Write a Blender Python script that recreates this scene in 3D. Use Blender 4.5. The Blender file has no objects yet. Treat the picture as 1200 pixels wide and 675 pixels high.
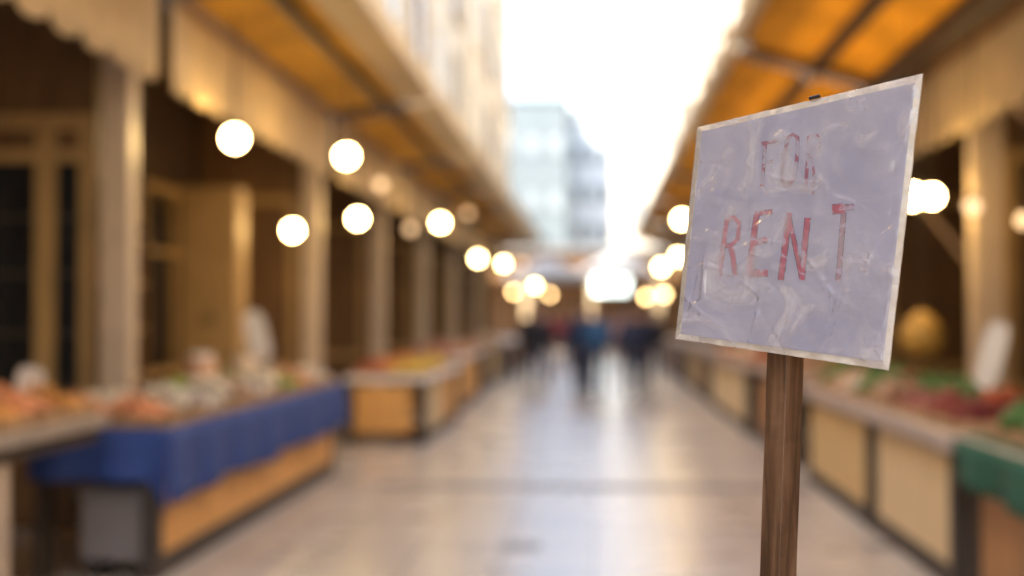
import bpy, bmesh, math, random
from mathutils import Vector, Matrix, noise
R = math.radians
random.seed(7)
sc = bpy.context.scene
col = sc.collection

# ------------------------------------------------------------------ camera
FPX = 1667.0                                   # focal length in pixels of the 1200 px wide photograph (50 mm lens)
CAM = Vector((0, 0, 1.6))
YAW, PITCH = math.atan(95 / FPX), math.atan(32.5 / FPX)
cam_d = bpy.data.cameras.new('camera')
cam = bpy.data.objects.new('camera', cam_d); col.objects.link(cam); sc.camera = cam
cam.location = CAM
cam.rotation_euler = (R(90) + PITCH, 0, YAW)
cam_d.sensor_width = 36; cam_d.lens = 50.0
cam_d.clip_start = 0.05; cam_d.clip_end = 3000
cam_d.dof.use_dof = True
cam_d.dof.focus_distance = 1.775
cam_d.dof.aperture_fstop = 1.75
CR = Matrix.Rotation(YAW, 3, 'Z') @ Matrix.Rotation(R(90) + PITCH, 3, 'X')

def ray(px, py):
    return CR @ Vector(((px - 600) / FPX, -(py - 337.5) / FPX, -1))
def at(px, py, Y):                             # point on the sight line at distance Y down the aisle
    r = ray(px, py); return CAM + r * (Y / r.y)

# ------------------------------------------------------------------ world, sun, exposure
SUN_EL, SUN_AZ = 45, 40                        # sun from the left and behind: 40 degrees back from due left
sun_dir = Vector((-math.cos(R(SUN_AZ)) * math.cos(R(SUN_EL)), -math.sin(R(SUN_AZ)) * math.cos(R(SUN_EL)), math.sin(R(SUN_EL))))
w = bpy.data.worlds.new('World'); sc.world = w; w.use_nodes = True
nt = w.node_tree
sky = nt.nodes.new('ShaderNodeTexSky'); sky.sky_type = 'NISHITA'; sky.sun_disc = False
sky.sun_elevation = R(SUN_EL)
sky.sun_rotation = math.atan2(sun_dir.x, sun_dir.y)
sky.dust_density = 3.0; sky.air_density = 1.0; sky.ozone_density = 1.0
bg = nt.nodes['Background']; bg.inputs['Strength'].default_value = 0.15
nt.links.new(sky.outputs[0], bg.inputs[0])
sl = bpy.data.lights.new('sun', 'SUN'); sl.energy = 4.5; sl.angle = R(0.5); sl.color = (1.0, .93, .82)
so = bpy.data.objects.new('sun', sl); col.objects.link(so)
so.rotation_euler = (-sun_dir).to_track_quat('-Z', 'Y').to_euler(); so.location = (-20, -20, 40)
sc.view_settings.view_transform = 'Standard'; sc.view_settings.look = 'None'
sc.view_settings.gamma = 1; sc.view_settings.use_curve_mapping = False
sc.view_settings.exposure = 2.3

# ------------------------------------------------------------------ materials
def mat(name, c, rough=.6, var=.25, scale=6, c2=None, bump=.0, stretch=(1, 1, 1), metal=0, emit=0, spec=.5, trans=0, detail=5):
    m = bpy.data.materials.new(name); m.use_nodes = True
    n = m.node_tree; p = n.nodes['Principled BSDF']
    p.inputs['Roughness'].default_value = rough; p.inputs['Metallic'].default_value = metal
    p.inputs['Specular IOR Level'].default_value = spec
    tc = n.nodes.new('ShaderNodeTexCoord'); mp = n.nodes.new('ShaderNodeMapping'); mp.inputs['Scale'].default_value = stretch
    n.links.new(tc.outputs['Object'], mp.inputs[0])
    nz = n.nodes.new('ShaderNodeTexNoise'); nz.inputs['Scale'].default_value = scale; nz.inputs['Detail'].default_value = detail
    n.links.new(mp.outputs[0], nz.inputs['Vector'])
    cr = n.nodes.new('ShaderNodeValToRGB')
    a = [x * (1 - var) for x in c]; b = c2 or [min(1, x * (1 + var)) for x in c]
    cr.color_ramp.elements[0].position = .3; cr.color_ramp.elements[1].position = .7
    cr.color_ramp.elements[0].color = (*a, 1); cr.color_ramp.elements[1].color = (*b, 1)
    n.links.new(nz.outputs['Fac'], cr.inputs[0]); n.links.new(cr.outputs[0], p.inputs['Base Color'])
    if bump:
        bp = n.nodes.new('ShaderNodeBump'); bp.inputs['Strength'].default_value = bump; bp.inputs['Distance'].default_value = .01
        n.links.new(nz.outputs['Fac'], bp.inputs['Height']); n.links.new(bp.outputs[0], p.inputs['Normal'])
    if emit:
        n.links.new(cr.outputs[0], p.inputs['Emission Color']); p.inputs['Emission Strength'].default_value = emit
    if trans:                                   # thin cloth that lets light through
        tr = n.nodes.new('ShaderNodeBsdfTranslucent'); mx = n.nodes.new('ShaderNodeMixShader'); mx.inputs[0].default_value = trans
        n.links.new(cr.outputs[0], tr.inputs[0]); n.links.new(p.outputs[0], mx.inputs[1]); n.links.new(tr.outputs[0], mx.inputs[2])
        n.links.new(mx.outputs[0], n.nodes['Material Output'].inputs[0])
    return m
M = dict(
    orange=mat('orange_awning_cloth', (.58, .34, .055), .8, .18, 1.5, trans=.45),
    valance=mat('cream_valance_cloth', (.78, .61, .38), .85, .12, 3, trans=.25),
    tan=mat('painted_eaves_board', (.48, .36, .21), .6, .15, 2),
    beam=mat('dark_beam', (.06, .035, .02), .6, .3, 4),
    post=mat('cream_post_paint', (.56, .44, .32), .45, .1, 3),
    brown=mat('brown_shop_wood', (.14, .068, .022), .55, .35, 3, stretch=(4, 4, .6)),
    tanwood=mat('tan_wood', (.42, .26, .10), .55, .2, 4, stretch=(4, 4, .6)),
    cream=mat('cream_plaster', (.72, .62, .46), .85, .1, .6),
    white=mat('white_plaster', (.60, .55, .46), .85, .06, .5),
    farpane=mat('curtained_window_glass', (.19, .22, .24), .2, .2, 1),
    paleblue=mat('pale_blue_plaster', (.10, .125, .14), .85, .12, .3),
    greycanvas=mat('grey_canvas', (.24, .24, .24), .8, .1, 2),
    bluegrey=mat('blue_grey_plaster', (.52, .57, .60), .8, .1, .3),
    roof=mat('clay_tile', (.45, .18, .08), .8, .25, 5),
    pane=mat('dark_window_glass', (.015, .017, .02), .08, .2, 3),
    shutter=mat('brown_shutter', (.22, .13, .07), .6, .2, 5),
    panel=mat('pale_wood_panel', (.68, .47, .20), .5, .14, 3, stretch=(5, 5, .7)),
    panel_o=mat('orange_wood_panel', (.72, .37, .10), .5, .15, 3, stretch=(5, 5, .7)),
    panel_c=mat('cream_wood_panel', (.74, .56, .31), .5, .12, 3, stretch=(5, 5, .7)),
    panel_b=mat('red_brown_panel', (.40, .19, .06), .5, .2, 3, stretch=(5, 5, .7)),
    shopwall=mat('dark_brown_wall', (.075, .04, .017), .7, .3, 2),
    greybox=mat('grey_plastic', (.24, .21, .20), .5, .1, 4),
    dark=mat('dark_plinth', (.05, .035, .025), .6, .3, 5),
    counter=mat('grey_stone_top', (.36, .30, .24), .35, .2, 14),
    slate=mat('pale_worn_top', (.46, .38, .33), .4, .2, 10),
    blue=mat('blue_cloth', (.028, .065, .25), .8, .15, 8),
    green=mat('green_cloth', (.012, .10, .06), .8, .2, 8),
    crate=mat('crate_wood', (.42, .26, .13), .7, .25, 9, stretch=(1, 6, 1)),
    metal=mat('lamp_metal', (.05, .045, .04), .4, .2, 9, metal=.6),
    wire=mat('black_cord', (.02, .02, .02), .6, .1, 5),
    card=mat('white_card', (.78, .74, .68), .6, .05, 5),
    skin=mat('skin', (.45, .26, .18), .55, .08, 9),
    hair=mat('dark_hair', (.03, .02, .015), .6, .3, 30),
    shoe=mat('dark_shoes', (.03, .025, .02), .5, .2, 9),
    canvas=mat('white_canvas', (.70, .70, .70), .8, .08, 2, trans=.3),
    ground=mat('ground', (.30, .26, .22), .8, .15, .5),
    drain=mat('drain_iron', (.33, .29, .24), .45, .3, 20, metal=.3),
    lightbox=mat('lit_white_sign_face', (.85, 1, .92), .4, .02, 2, emit=1.1),
)
def emis(name, c, s):
    m = bpy.data.materials.new(name); m.use_nodes = True; p = m.node_tree.nodes['Principled BSDF']
    p.inputs['Base Color'].default_value = (.9, .85, .7, 1); p.inputs['Emission Color'].default_value = (*c, 1); p.inputs['Emission Strength'].default_value = s
    return m
M['bulb'] = emis('lit_globe', (1, .66, .24), 20)
M['bulb_far'] = emis('lit_globe_bright', (1, .70, .28), 12)
M['bulb_low'] = emis('lit_globe_soft', (1, .62, .25), 5)
M['bulb_dim'] = emis('faintly_lit_globe', (1, .60, .30), .45)
M['opal'] = mat('unlit_opal_globe', (.75, .65, .5), .3, .05, 4)

# ------------------------------------------------------------------ mesh helpers
def wloc(o):
    v = Vector((0, 0, 0))
    while o: v += o.location; o = o.parent
    return v
class MB:
    def __init__(s): s.b = bmesh.new()
    def box(s, x0, x1, y0, y1, z0, z1, rot=None, bevel=0):
        g = bmesh.ops.create_cube(s.b, size=1)
        vs = g['verts']
        for v in vs: v.co = Vector((x0 + (v.co.x + .5) * (x1 - x0), y0 + (v.co.y + .5) * (y1 - y0), z0 + (v.co.z + .5) * (z1 - z0)))
        if bevel:
            es = list({e for v in vs for e in v.link_edges})
            bmesh.ops.bevel(s.b, geom=es, offset=bevel, segments=2, profile=.6, affect='EDGES')
        return s
    def quad(s, a, b, c, d):
        s.b.faces.new([s.b.verts.new(p) for p in (a, b, c, d)]); return s
    def tube(s, pts, rad, n=10, cap=True):
        pts = [Vector(p) for p in pts]; rings = []
        if not isinstance(rad, (list, tuple)): rad = [rad] * len(pts)
        for i, p in enumerate(pts):
            d = (pts[min(i + 1, len(pts) - 1)] - pts[max(i - 1, 0)]).normalized()
            u = d.cross(Vector((0, 0, 1)))
            if u.length < 1e-3: u = Vector((1, 0, 0))
            u.normalize(); v = d.cross(u)
            rings.append([s.b.verts.new(p + (u * math.cos(t) + v * math.sin(t)) * rad[i]) for t in [2 * math.pi * k / n for k in range(n)]])
        for a, b in zip(rings, rings[1:]):
            for k in range(n): s.b.faces.new((a[k], a[(k + 1) % n], b[(k + 1) % n], b[k]))
        if cap: s.b.faces.new(rings[0][::-1]); s.b.faces.new(rings[-1])
        return s
    def ball(s, c, r, sub=2, sz=1):
        g = bmesh.ops.create_icosphere(s.b, subdivisions=sub, radius=r)
        for v in g['verts']: v.co = Vector((v.co.x, v.co.y, v.co.z * sz)) + Vector(c)
        return s
    def grid(s, fn, nu, nv):
        vs = [[s.b.verts.new(fn(i / nu, j / nv)) for i in range(nu + 1)] for j in range(nv + 1)]
        for j in range(nv):
            for i in range(nu): s.b.faces.new((vs[j][i], vs[j][i + 1], vs[j + 1][i + 1], vs[j + 1][i]))
        return s
    def build(s, name, m, parent=None, smooth=False, solid=0, loc=None):
        me = bpy.data.meshes.new(name)
        bmesh.ops.recalc_face_normals(s.b, faces=s.b.faces)
        o = bpy.data.objects.new(name, me)
        off = wloc(parent) if parent else Vector(loc or (0, 0, 0))
        for v in s.b.verts: v.co -= off
        if solid:
            bmesh.ops.solidify(s.b, geom=list(s.b.faces), thickness=solid)
        s.b.to_mesh(me); s.b.free()
        if m: me.materials.append(m)
        if smooth:
            for f in me.polygons: f.use_smooth = True
        o.parent = parent
        if loc: o.location = loc
        col.objects.link(o); return o
def tag(o, label=None, cat=None, group=None, kind=None):
    if label: o['label'] = label
    if cat: o['category'] = cat
    if group: o['group'] = group
    if kind: o['kind'] = kind
    return o
def empty(name, loc, label, cat, group=None):
    o = bpy.data.objects.new(name, None); o.location = loc; o.empty_display_size = .2; col.objects.link(o)
    return tag(o, label, cat, group)
kids = {}
def copy_tree(o, parent=None, loc=None):
    c = o.copy(); col.objects.link(c); c.parent = parent
    if loc is not None: c.location = loc
    for ch in [x for x in list(bpy.data.objects) if x.parent == o]: copy_tree(ch, c)
    return c
ORD = ['first', 'second', 'third', 'fourth', 'fifth', 'sixth', 'seventh', 'eighth', 'ninth', 'tenth', 'eleventh', 'twelfth', 'thirteenth', 'fourteenth', 'fifteenth']

# ------------------------------------------------------------------ ground and floor
tag(MB().quad((-600, -300, -.02), (600, -300, -.02), (600, 1500, -.02), (-600, 1500, -.02)).build('ground', M['ground']), kind='structure')
def floor_mat():
    m = bpy.data.materials.new('polished_stone_tiles'); m.use_nodes = True; n = m.node_tree; p = n.nodes['Principled BSDF']
    tc = n.nodes.new('ShaderNodeTexCoord')
    br = n.nodes.new('ShaderNodeTexBrick'); br.offset = 0
    br.inputs['Scale'].default_value = 1; br.inputs['Brick Width'].default_value = .6; br.inputs['Row Height'].default_value = .6
    br.inputs['Mortar Size'].default_value = .006; br.inputs['Color1'].default_value = (.64, .55, .44, 1); br.inputs['Color2'].default_value = (.56, .48, .39, 1)
    br.inputs['Mortar'].default_value = (.12, .09, .07, 1)
    nz = n.nodes.new('ShaderNodeTexNoise'); nz.inputs['Scale'].default_value = 1.3; nz.inputs['Detail'].default_value = 6
    mx = n.nodes.new('ShaderNodeMixRGB'); mx.blend_type = 'MULTIPLY'; mx.inputs[0].default_value = .6
    cr = n.nodes.new('ShaderNodeValToRGB'); cr.color_ramp.elements[0].position = .35; cr.color_ramp.elements[0].color = (.78, .75, .72, 1); cr.color_ramp.elements[1].position = .65
    rr = n.nodes.new('ShaderNodeMapRange'); rr.inputs['To Min'].default_value = .22; rr.inputs['To Max'].default_value = .36
    L = n.links.new
    L(tc.outputs['Object'], br.inputs['Vector']); L(tc.outputs['Object'], nz.inputs['Vector'])
    L(nz.outputs['Fac'], cr.inputs[0]); L(br.outputs['Color'], mx.inputs[1]); L(cr.outputs[0], mx.inputs[2]); L(mx.outputs[0], p.inputs['Base Color'])
    L(nz.outputs['Fac'], rr.inputs['Value']); L(rr.outputs[0], p.inputs['Roughness']); p.inputs['Specular IOR Level'].default_value = .85
    return m
M['floor'] = floor_mat()
tag(MB().quad((-5.2, -14, 0), (5.2, -14, 0), (5.2, 62, 0), (-5.2, 62, 0)).build('aisle_floor', M['floor']), kind='structure')
tag(MB().quad((-40, 62, 0), (40, 62, 0), (40, 125, 0), (-40, 125, 0)).build('pavement', M['ground']), kind='structure')
dc = empty('drainage_channel', (0, 13.3, 0), 'dark iron drainage channel crossing the polished aisle floor', 'drain')
MB().box(-2.0, 2.0, 13.12, 13.16, .001, .008).box(-2.0, 2.0, 13.44, 13.48, .001, .008).build('rim', M['drain'], dc)
b = MB()
for k in range(80): b.box(-1.98 + k * .05, -1.95 + k * .05, 13.16, 13.44, .001, .007)
b.build('grate', M['drain'], dc)
MB().quad((-2, 13.16, .0005), (2, 13.16, .0005), (2, 13.44, .0005), (-2, 13.44, .0005)).build('gutter', M['brown'], dc)
c = at(610, 640, 9.9); c.z = 0
b = MB(); b.tube([(c.x, c.y, .001), (c.x, c.y, .009)], .15, 28)
dr = tag(b.build('drain_cover', M['drain'], None, loc=(c.x, c.y, 0)), 'small round dark drain cover in the middle of the aisle floor', 'drain cover')

# ------------------------------------------------------------------ buildings
def building(side, y0, y1, H, m, label, up=3.3, floors=((5.6, 7.6), (8.6, 10.6), (11.6, 13.6)), wy=3.4, shop=True, back=12):
    s = side
    X = lambda a, b: (min(s * a, s * b), max(s * a, s * b))
    t = empty('market_building', (s * back, (y0 + y1) / 2, 0), label, 'building', 'buildings lining the market aisle')
    b = MB(); x0, x1 = X(up, back); b.box(x0, x1, y0, y1, 4.45, H); b.build('upper_wall', m, t)
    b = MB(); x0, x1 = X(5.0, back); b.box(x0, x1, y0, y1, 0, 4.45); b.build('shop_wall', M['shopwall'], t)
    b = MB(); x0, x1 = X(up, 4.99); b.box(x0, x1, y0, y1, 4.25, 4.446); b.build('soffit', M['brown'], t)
    b = MB(); x0, x1 = X(up - .12, back + .1); b.box(x0, x1, y0 + .01, y1 - .01, H, H + .25); b.build('cornice', m, t)
    n = int((y1 - y0) / wy)
    for z0, z1 in floors:
        if z1 > H - .4: continue
        for k in range(n):
            yc = y0 + (k + .5) * (y1 - y0) / n
            x0, x1 = X(up - .05, up + .03)
            w_ = MB().box(x0, x1, yc - .62, yc - .52, z0, z1).box(x0, x1, yc + .52, yc + .62, z0, z1).box(x0, x1, yc - .62, yc + .62, z1, z1 + .1).box(X(up - .12, up)[0], X(up - .12, up)[1], yc - .7, yc + .7, z0 - .1, z0 - .003).build('window', M['shutter'] if k % 2 else m, t)
            xa = s * (up - .02)
            MB().quad((xa, yc - .52, z0), (xa, yc + .52, z0), (xa, yc + .52, z1), (xa, yc - .52, z1)).build('pane', M['farpane'], w_)
            for sg in ((-1, 1) if k % 3 == 1 else ()):
                a_, b_ = sorted((yc + sg * .64, yc + sg * 1.14)); x0_, x1_ = X(up - .06, up - .003)
                MB().box(x0_, x1_, a_, b_, z0, z1).build('shutter', M['shutter'], w_)
    if shop:
        nb = max(1, int((y1 - y0) / 2.9))
        for k in range(nb):
            yc = y0 + (k + .5) * (y1 - y0) / nb
            x0, x1 = X(4.9, 5.0)
            f = MB().box(x0, x1, yc - 1.2, yc - 1.1, .9, 3.1).box(x0, x1, yc + 1.1, yc + 1.2, .9, 3.1).box(x0, x1, yc - 1.1, yc + 1.1, 3.0, 3.1).box(x0, x1, yc - 1.1, yc + 1.1, .9, 1.0)
            f.box(x0, x1, yc - .05, yc + .05, 1.0, 3.0).box(x0 + .01, x1 - .01, yc - 1.1, yc - .05, 2.3, 2.36).box(x0 + .01, x1 - .01, yc + .05, yc + 1.1, 2.3, 2.36)
            f = f.build('shop_window', M['tanwood'], t)
            xa = s * 4.97
            MB().quad((xa, yc - 1.1, 1.0), (xa, yc + 1.1, 1.0), (xa, yc + 1.1, 3.0), (xa, yc - 1.1, 3.0)).build('pane', M['pane'], f)
    return t
building(-1, -12, 21, 10.8, M['cream'], 'long cream building behind the nearest awnings on the left of the aisle')
building(-1, 21.02, 35, 12.5, M['white'], 'pale plaster building halfway down the left of the aisle', up=3.25)
building(-1, 35.02, 52, 16, M['cream'], 'tall cream building at the far end of the left row', up=3.05)
building(1, -12, 22, 9.6, M['cream'], 'long cream building behind the nearest awnings on the right of the aisle')
building(1, 22.02, 44, 11, M['white'], 'sunlit white building halfway down the right of the aisle', up=3.25)
building(1, 44.02, 60, 17, M['white'], 'tall sunlit white building at the far end of the right row', up=3.1)

def block(name, x0, x1, y0, y1, H, m, label, nf, nc, roof=None, wx=.9, hz=1.5):
    t = empty(name, ((x0 + x1) / 2, y0, 0), label, 'building')
    MB().box(x0, x1, y0, y1, 0, H).build('wall', m, t)
    if roof:
        b = MB(); xm = (x0 + x1) / 2; o = .5
        pts = [(x0 - o, y0 - o, H), (x1 + o, y0 - o, H), (x1 + o, y1 + o, H), (x0 - o, y1 + o, H)]
        v = [b.b.verts.new(p) for p in pts]; r1 = b.b.verts.new((xm, y0 + 2.5, H + 1.3)); r2 = b.b.verts.new((xm, y1 - 2.5, H + 1.3))
        for f in ((v[0], v[1], r1), (v[1], v[2], r2, r1), (v[2], v[3], r2), (v[3], v[0], r1, r2), (v[3], v[2], v[1], v[0])): b.b.faces.new(f)
        b.build('roof', M['roof'], t)
    else: MB().box(x0 - .15, x1 + .15, y0 - .15, y1 + .15, H, H + .3).build('cornice', m, t)
    for j in range(nf):
        for i in range(nc):
            xc = x0 + (i + .5) * (x1 - x0) / nc; z0 = 1.2 + j * (H - 1) / nf
            f = MB().box(xc - wx / 2 - .1, xc - wx / 2, y0 - .06, y0 + .03, z0, z0 + hz).box(xc + wx / 2, xc + wx / 2 + .1, y0 - .06, y0 + .03, z0, z0 + hz).box(xc - wx / 2 - .1, xc + wx / 2 + .1, y0 - .06, y0 + .03, z0 + hz + .002, z0 + hz + .1).box(xc - wx / 2 - .15, xc + wx / 2 + .15, y0 - .12, y0 + .03, z0 - .1, z0 - .002).build('window', m, t)
            MB().quad((xc - wx / 2, y0 - .02, z0), (xc + wx / 2, y0 - .02, z0), (xc + wx / 2, y0 - .02, z0 + hz), (xc - wx / 2, y0 - .02, z0 + hz)).build('pane', M['farpane'], f)
    return t
block('tower', 1.15, 3.4, 75, 79, 17.5, M['white'], 'narrow white tower in full sun at the far end of the aisle', 6, 1, wx=.5, hz=.9)
block('apartment_building', -1.9, 3.2, 118, 130, 20.5, M['bluegrey'], 'blue grey building with clay roof closing the far end of the aisle', 6, 4, roof=True)
block('apartment_building', -9.5, -2.0, 112, 128, 18.5, M['paleblue'], 'lower pale blue grey building left of the clay roofed one', 4, 4)
block('apartment_building', -22, -9.7, 100, 120, 15, M['white'], 'broad white building beyond the end of the left row', 5, 6)
block('apartment_building', 4.2, 18, 90, 110, 15, M['white'], 'broad white building behind the white tower', 5, 6)

# ------------------------------------------------------------------ awnings, posts
def awning(side, y0, y1, edge, edge_z, label, board=.4, val_bot=3.4, inner=3.2, inner_z=4.1, purlins=()):
    s = side
    t = empty('awning', (s * inner, (y0 + y1) / 2, inner_z), label, 'awning', 'orange awnings along the aisle')
    xb = edge + board
    zf = lambda x: inner_z + (inner - x) / (inner - edge) * (edge_z - inner_z)
    nseg = max(4, int((y1 - y0) / .6))
    b = MB()
    b.grid(lambda u, v: Vector((s * (xb + (inner - xb) * u), y0 + (y1 - y0) * v, zf(xb + (inner - xb) * u) - .025 * abs(math.sin(v * nseg / 4 * math.pi)) * math.sin(u * math.pi))), 8, nseg)
    b.build('canopy', M['orange'], t, smooth=True, solid=.004)
    # board along the aisle edge
    b = MB()
    for (xa, xc, dz0, dz1) in ((edge, xb - .005, -.05, .01), (edge - .03, edge - .002, -.14, .08)):
        v0 = [(s * xa, zf(xa) + dz0), (s * xc, zf(xc) + dz0), (s * xc, zf(xc) + dz1), (s * xa, zf(xa) + dz1)]
        va = [b.b.verts.new((x, y0 + .01, z)) for x, z in v0]; vb = [b.b.verts.new((x, y1 - .01, z)) for x, z in v0]
        for k in range(4): b.b.faces.new((va[k], va[(k + 1) % 4], vb[(k + 1) % 4], vb[k]))
        b.b.faces.new(va[::-1]); b.b.faces.new(vb)
    b.build('eaves_board', M['tan'], t)
    for xp, wd, hd in purlins:
        MB().box(min(s * (xp - wd), s * (xp + wd)), max(s * (xp - wd), s * (xp + wd)), y0 + .02, y1 - .02, zf(xp) - hd, zf(xp) - .035).build('purlin', M['beam'], t)
    nr = max(1, round((y1 - y0) / 5))
    for k in range(nr + 1):
        yy = y0 + .06 + (y1 - y0 - .12) * k / nr
        b = MB()
        v0 = [(xb, zf(xb) - .03), (inner - .06, zf(inner - .06) - .03), (inner - .06, zf(inner - .06) - .09), (xb, zf(xb) - .09)]
        va = [b.b.verts.new((s * x, yy - .025, z)) for x, z in v0]; vb = [b.b.verts.new((s * x, yy + .025, z)) for x, z in v0]
        for q in range(4): b.b.faces.new((va[q], va[(q + 1) % 4], vb[(q + 1) % 4], vb[q]))
        b.b.faces.new(va[::-1]); b.b.faces.new(vb)
        b.build('rafter', M['beam'], t)
    # scalloped valance
    nsc = max(3, round((y1 - y0) / .55)); nv = nsc * 10
    b = MB()
    def f(u, v):
        y = y0 + .03 + (y1 - y0 - .06) * u
        zb = val_bot - .12 * abs(math.sin(u * nsc * math.pi)) ** .7
        return Vector((s * (inner + .02 * math.sin(u * nsc * 2 * math.pi) * (1 - v)), y, zb + (inner_z - .03 - zb) * v))
    b.grid(f, nv, 6)
    b.build('valance', M['valance'], t, smooth=True, solid=.004)
    MB().box(min(s * (inner + .03), s * (inner + .15)), max(s * (inner + .03), s * (inner + .15)), y0, y1, inner_z - .2, inner_z + .12).build('wall_beam', M['beam'], t)
    return t
Lb = [(-6, 4.4), (4.5, 10.3), (10.6, 17.2), (17.6, 23.2), (23.6, 29.2), (29.6, 36), (36.4, 43), (43.4, 51)]
for k, (a, c_) in enumerate(Lb):
    awning(-1, a, c_, 1.9, 4.3, 'orange awning with cream scalloped valance, %s from the near end of the left row' % ORD[k], val_bot=3.42, purlins=((2.5, .04, .12),))
Rb = [(-6, 3.4), (3.5, 8.6), (8.9, 15), (15.3, 21.5), (21.8, 28), (28.3, 35), (35.3, 43), (43.3, 52)]
for k, (a, c_) in enumerate(Rb):
    awning(1, a, c_, 1.45, 4.5, 'orange awning with cream scalloped valance, %s from the near end of the right row' % ORD[k], board=.12, val_bot=3.3, inner_z=4.0, purlins=((2.3, .05, .16), (2.95, .12, .2)))

post_src = None
def post(x, y, h, w_, label):
    t = empty('awning_post', (x, y, 0), label, 'post', 'cream posts carrying the awnings')
    MB().box(x - w_ / 2, x + w_ / 2, y - w_ / 2, y + w_ / 2, .18, h - .12, bevel=.02).build('shaft', M['post'], t)
    MB().box(x - w_ / 2 - .04, x + w_ / 2 + .04, y - w_ / 2 - .04, y + w_ / 2 + .04, h - .12, h, bevel=.015).build('capital', M['post'], t)
    MB().box(x - w_ / 2 - .03, x + w_ / 2 + .03, y - w_ / 2 - .03, y + w_ / 2 + .03, 0, .18, bevel=.01).build('base', M['dark'], t)
for k, y in enumerate([4.0, 10.4, 17.7, 23.2, 29.3, 35.8, 43]):
    post(-3.52, y, 4.1, .22, 'square cream post behind the left counters, %s from the near end' % ORD[k])
for k, y in enumerate([6.3, 12.6, 18.4, 24.5, 31, 38, 45]):
    post(3.42, y, 4.0, .26, 'square cream post behind the right counters, %s from the near end' % ORD[k])
# bracket with hanging lantern arm between the two nearest left awnings
def partition(side, y, label, window=False):
    s = side; x0, x1 = sorted((s * 3.72, s * 4.98))
    t = empty('shop_partition', (s * 4.3, y, 0), label, 'partition', 'brown wood partitions between the shops')
    MB().box(x0, x1, y - .04, y + .04, 0, 4.2).build('panel', M['brown'], t)
    MB().box(x0 + .02, x1 - .02, y - .07, y - .043, .9, 1.0).box(x0 + .02, x1 - .02, y - .07, y - .043, 3.0, 3.12).box(x0 + .02, x0 + .12, y - .07, y - .043, 1.003, 2.997).box(x1 - .12, x1 - .02, y - .07, y - .043, 1.003, 2.997).build('moulding', M['tanwood'], t)
    if window:
        for xa, xb_ in ((-4.86, -4.18), (-4.02, -3.85)):
            MB().box(xa, xb_, y - .052, y - .0425, 1.05, 2.75).build('pane', M['pane'], t)
        b = MB()
        for z in (1.45, 1.9, 2.32): b.box(-4.86, -4.181, y - .058, y - .053, z, z + .03).box(-4.019, -3.85, y - .058, y - .053, z, z + .03)
        b.build('glazing_bar', M['dark'], t)
        MB().box(-4.18, -4.02, y - .07, y - .043, 1.003, 2.997).box(-4.87, -3.845, y - .0705, y - .043, 2.755, 2.85).build('mullion', M['tanwood'], t)
partition(-1, 51.6, 'brown wood partition closing the far end of the left shops')
partition(1, 59.5, 'brown wood partition closing the far end of the right shops')
for k, y in enumerate([10.5, 17.8, 23.3, 29.4, 35.9]): partition(-1, y, 'brown wood partition beside the %s left post' % ORD[k + 1], k == 0)
for k, y in enumerate([6.4, 13.2, 18.5, 24.6, 31.1]): partition(1, y, 'brown wood partition beside the %s right post' % ORD[k])

# ------------------------------------------------------------------ stalls
def stall(side, xf, dep, y0, y1, top, panels, mtop, label, cols, thick=.06, open_end=False, plinth=True, legs=True, gap=.14, pz=None):
    s = side; X = lambda a, b: tuple(sorted((s * a, s * b)))
    t = empty('market_stall', (s * (xf + dep / 2), (y0 + y1) / 2, 0), label, 'market stall', 'market stalls along the aisle')
    x0, x1 = X(xf - .04, xf + dep); MB().box(x0, x1, y0, y1, top - thick, top, bevel=.008).build('counter_top', mtop, t)
    if legs:
        for yy in (y0 + .05, y1 - .15):
            for xx in (xf + .02, xf + dep - .12):
                a, b_ = X(xx, xx + .1); MB().box(a, b_, yy, yy + .1, 0, top - thick - .001).build('leg', M['dark'], t)
    a, b_ = X(xf + .06, xf + .09)
    if plinth:
        MB().box(*X(xf + .03, xf + .07), y0 + .17, y1 - .17, 0, .14).build('plinth', M['dark'], t)
    pt = pz or top - thick - .04
    if panels:
        L = (y1 - y0 - .34) / panels
        for k in range(panels):
            ya = y0 + .17 + k * L + gap / 2; yb = ya + L - gap
            MB().box(*X(xf + .03, xf + .06), ya, yb, .143, pt, bevel=.004).build('front_panel', cols[k % len(cols)], t)
        MB().box(*X(xf + .075, xf + .09), y0 + .16, y1 - .16, .1, top - thick - .003).build('backing', M['dark'], t)
        if not open_end:
            for ys in (y0 + .02, y1 - .04):
                MB().box(*X(xf + .2, xf + dep - .15), ys, ys + .02, .15, top - thick - .05).build('end_panel', cols[-1], t)
    return t
P = M
# left row
sA = stall(-1, 2.84, .85, 2.2, 8.15, 1.03, 0, M['counter'], 'grey topped open counter nearest on the left', [M['post']], thick=.07, plinth=False, legs=False)
for yy in (3.0, 6.75):
    for xx in (-2.99, -3.6): MB().box(xx, xx + .12, yy, yy + .12, 0, .957).build('leg', M['post'], sA)
MB().box(-2.87, -2.85, 2.25, 8.1, .88, .957).build('apron', M['dark'], sA)
sB = stall(-1, 2.6, .8, 8.4, 14.4, .90, 5, M['counter'], 'long left stall with orange wood front under a blue cloth', [M['panel_o']], open_end=True, gap=.02)
sC = stall(-1, 2.05, 1.05, 17.5, 21.8, .84, 2, M['card'], 'left stall with pale top and fruit beyond the blue cloth', [M['panel_c'], M['panel_o']], gap=.3)
sD = stall(-1, 2.18, 1.0, 23.3, 27.6, .92, 2, M['card'], 'left stall with orange wood front beyond the pale topped fruit stall', [M['panel_o']], gap=.25)
sE = stall(-1, 2.3, 1.0, 30.2, 37, .9, 3, M['slate'], 'left stall with brown front in the distance', [M['brown'], M['panel']], gap=.3)
sF = stall(-1, 2.1, 1.0, 38, 48, .9, 3, M['slate'], 'farthest left stall beside the walkers', [M['brown']], gap=.3)
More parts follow.
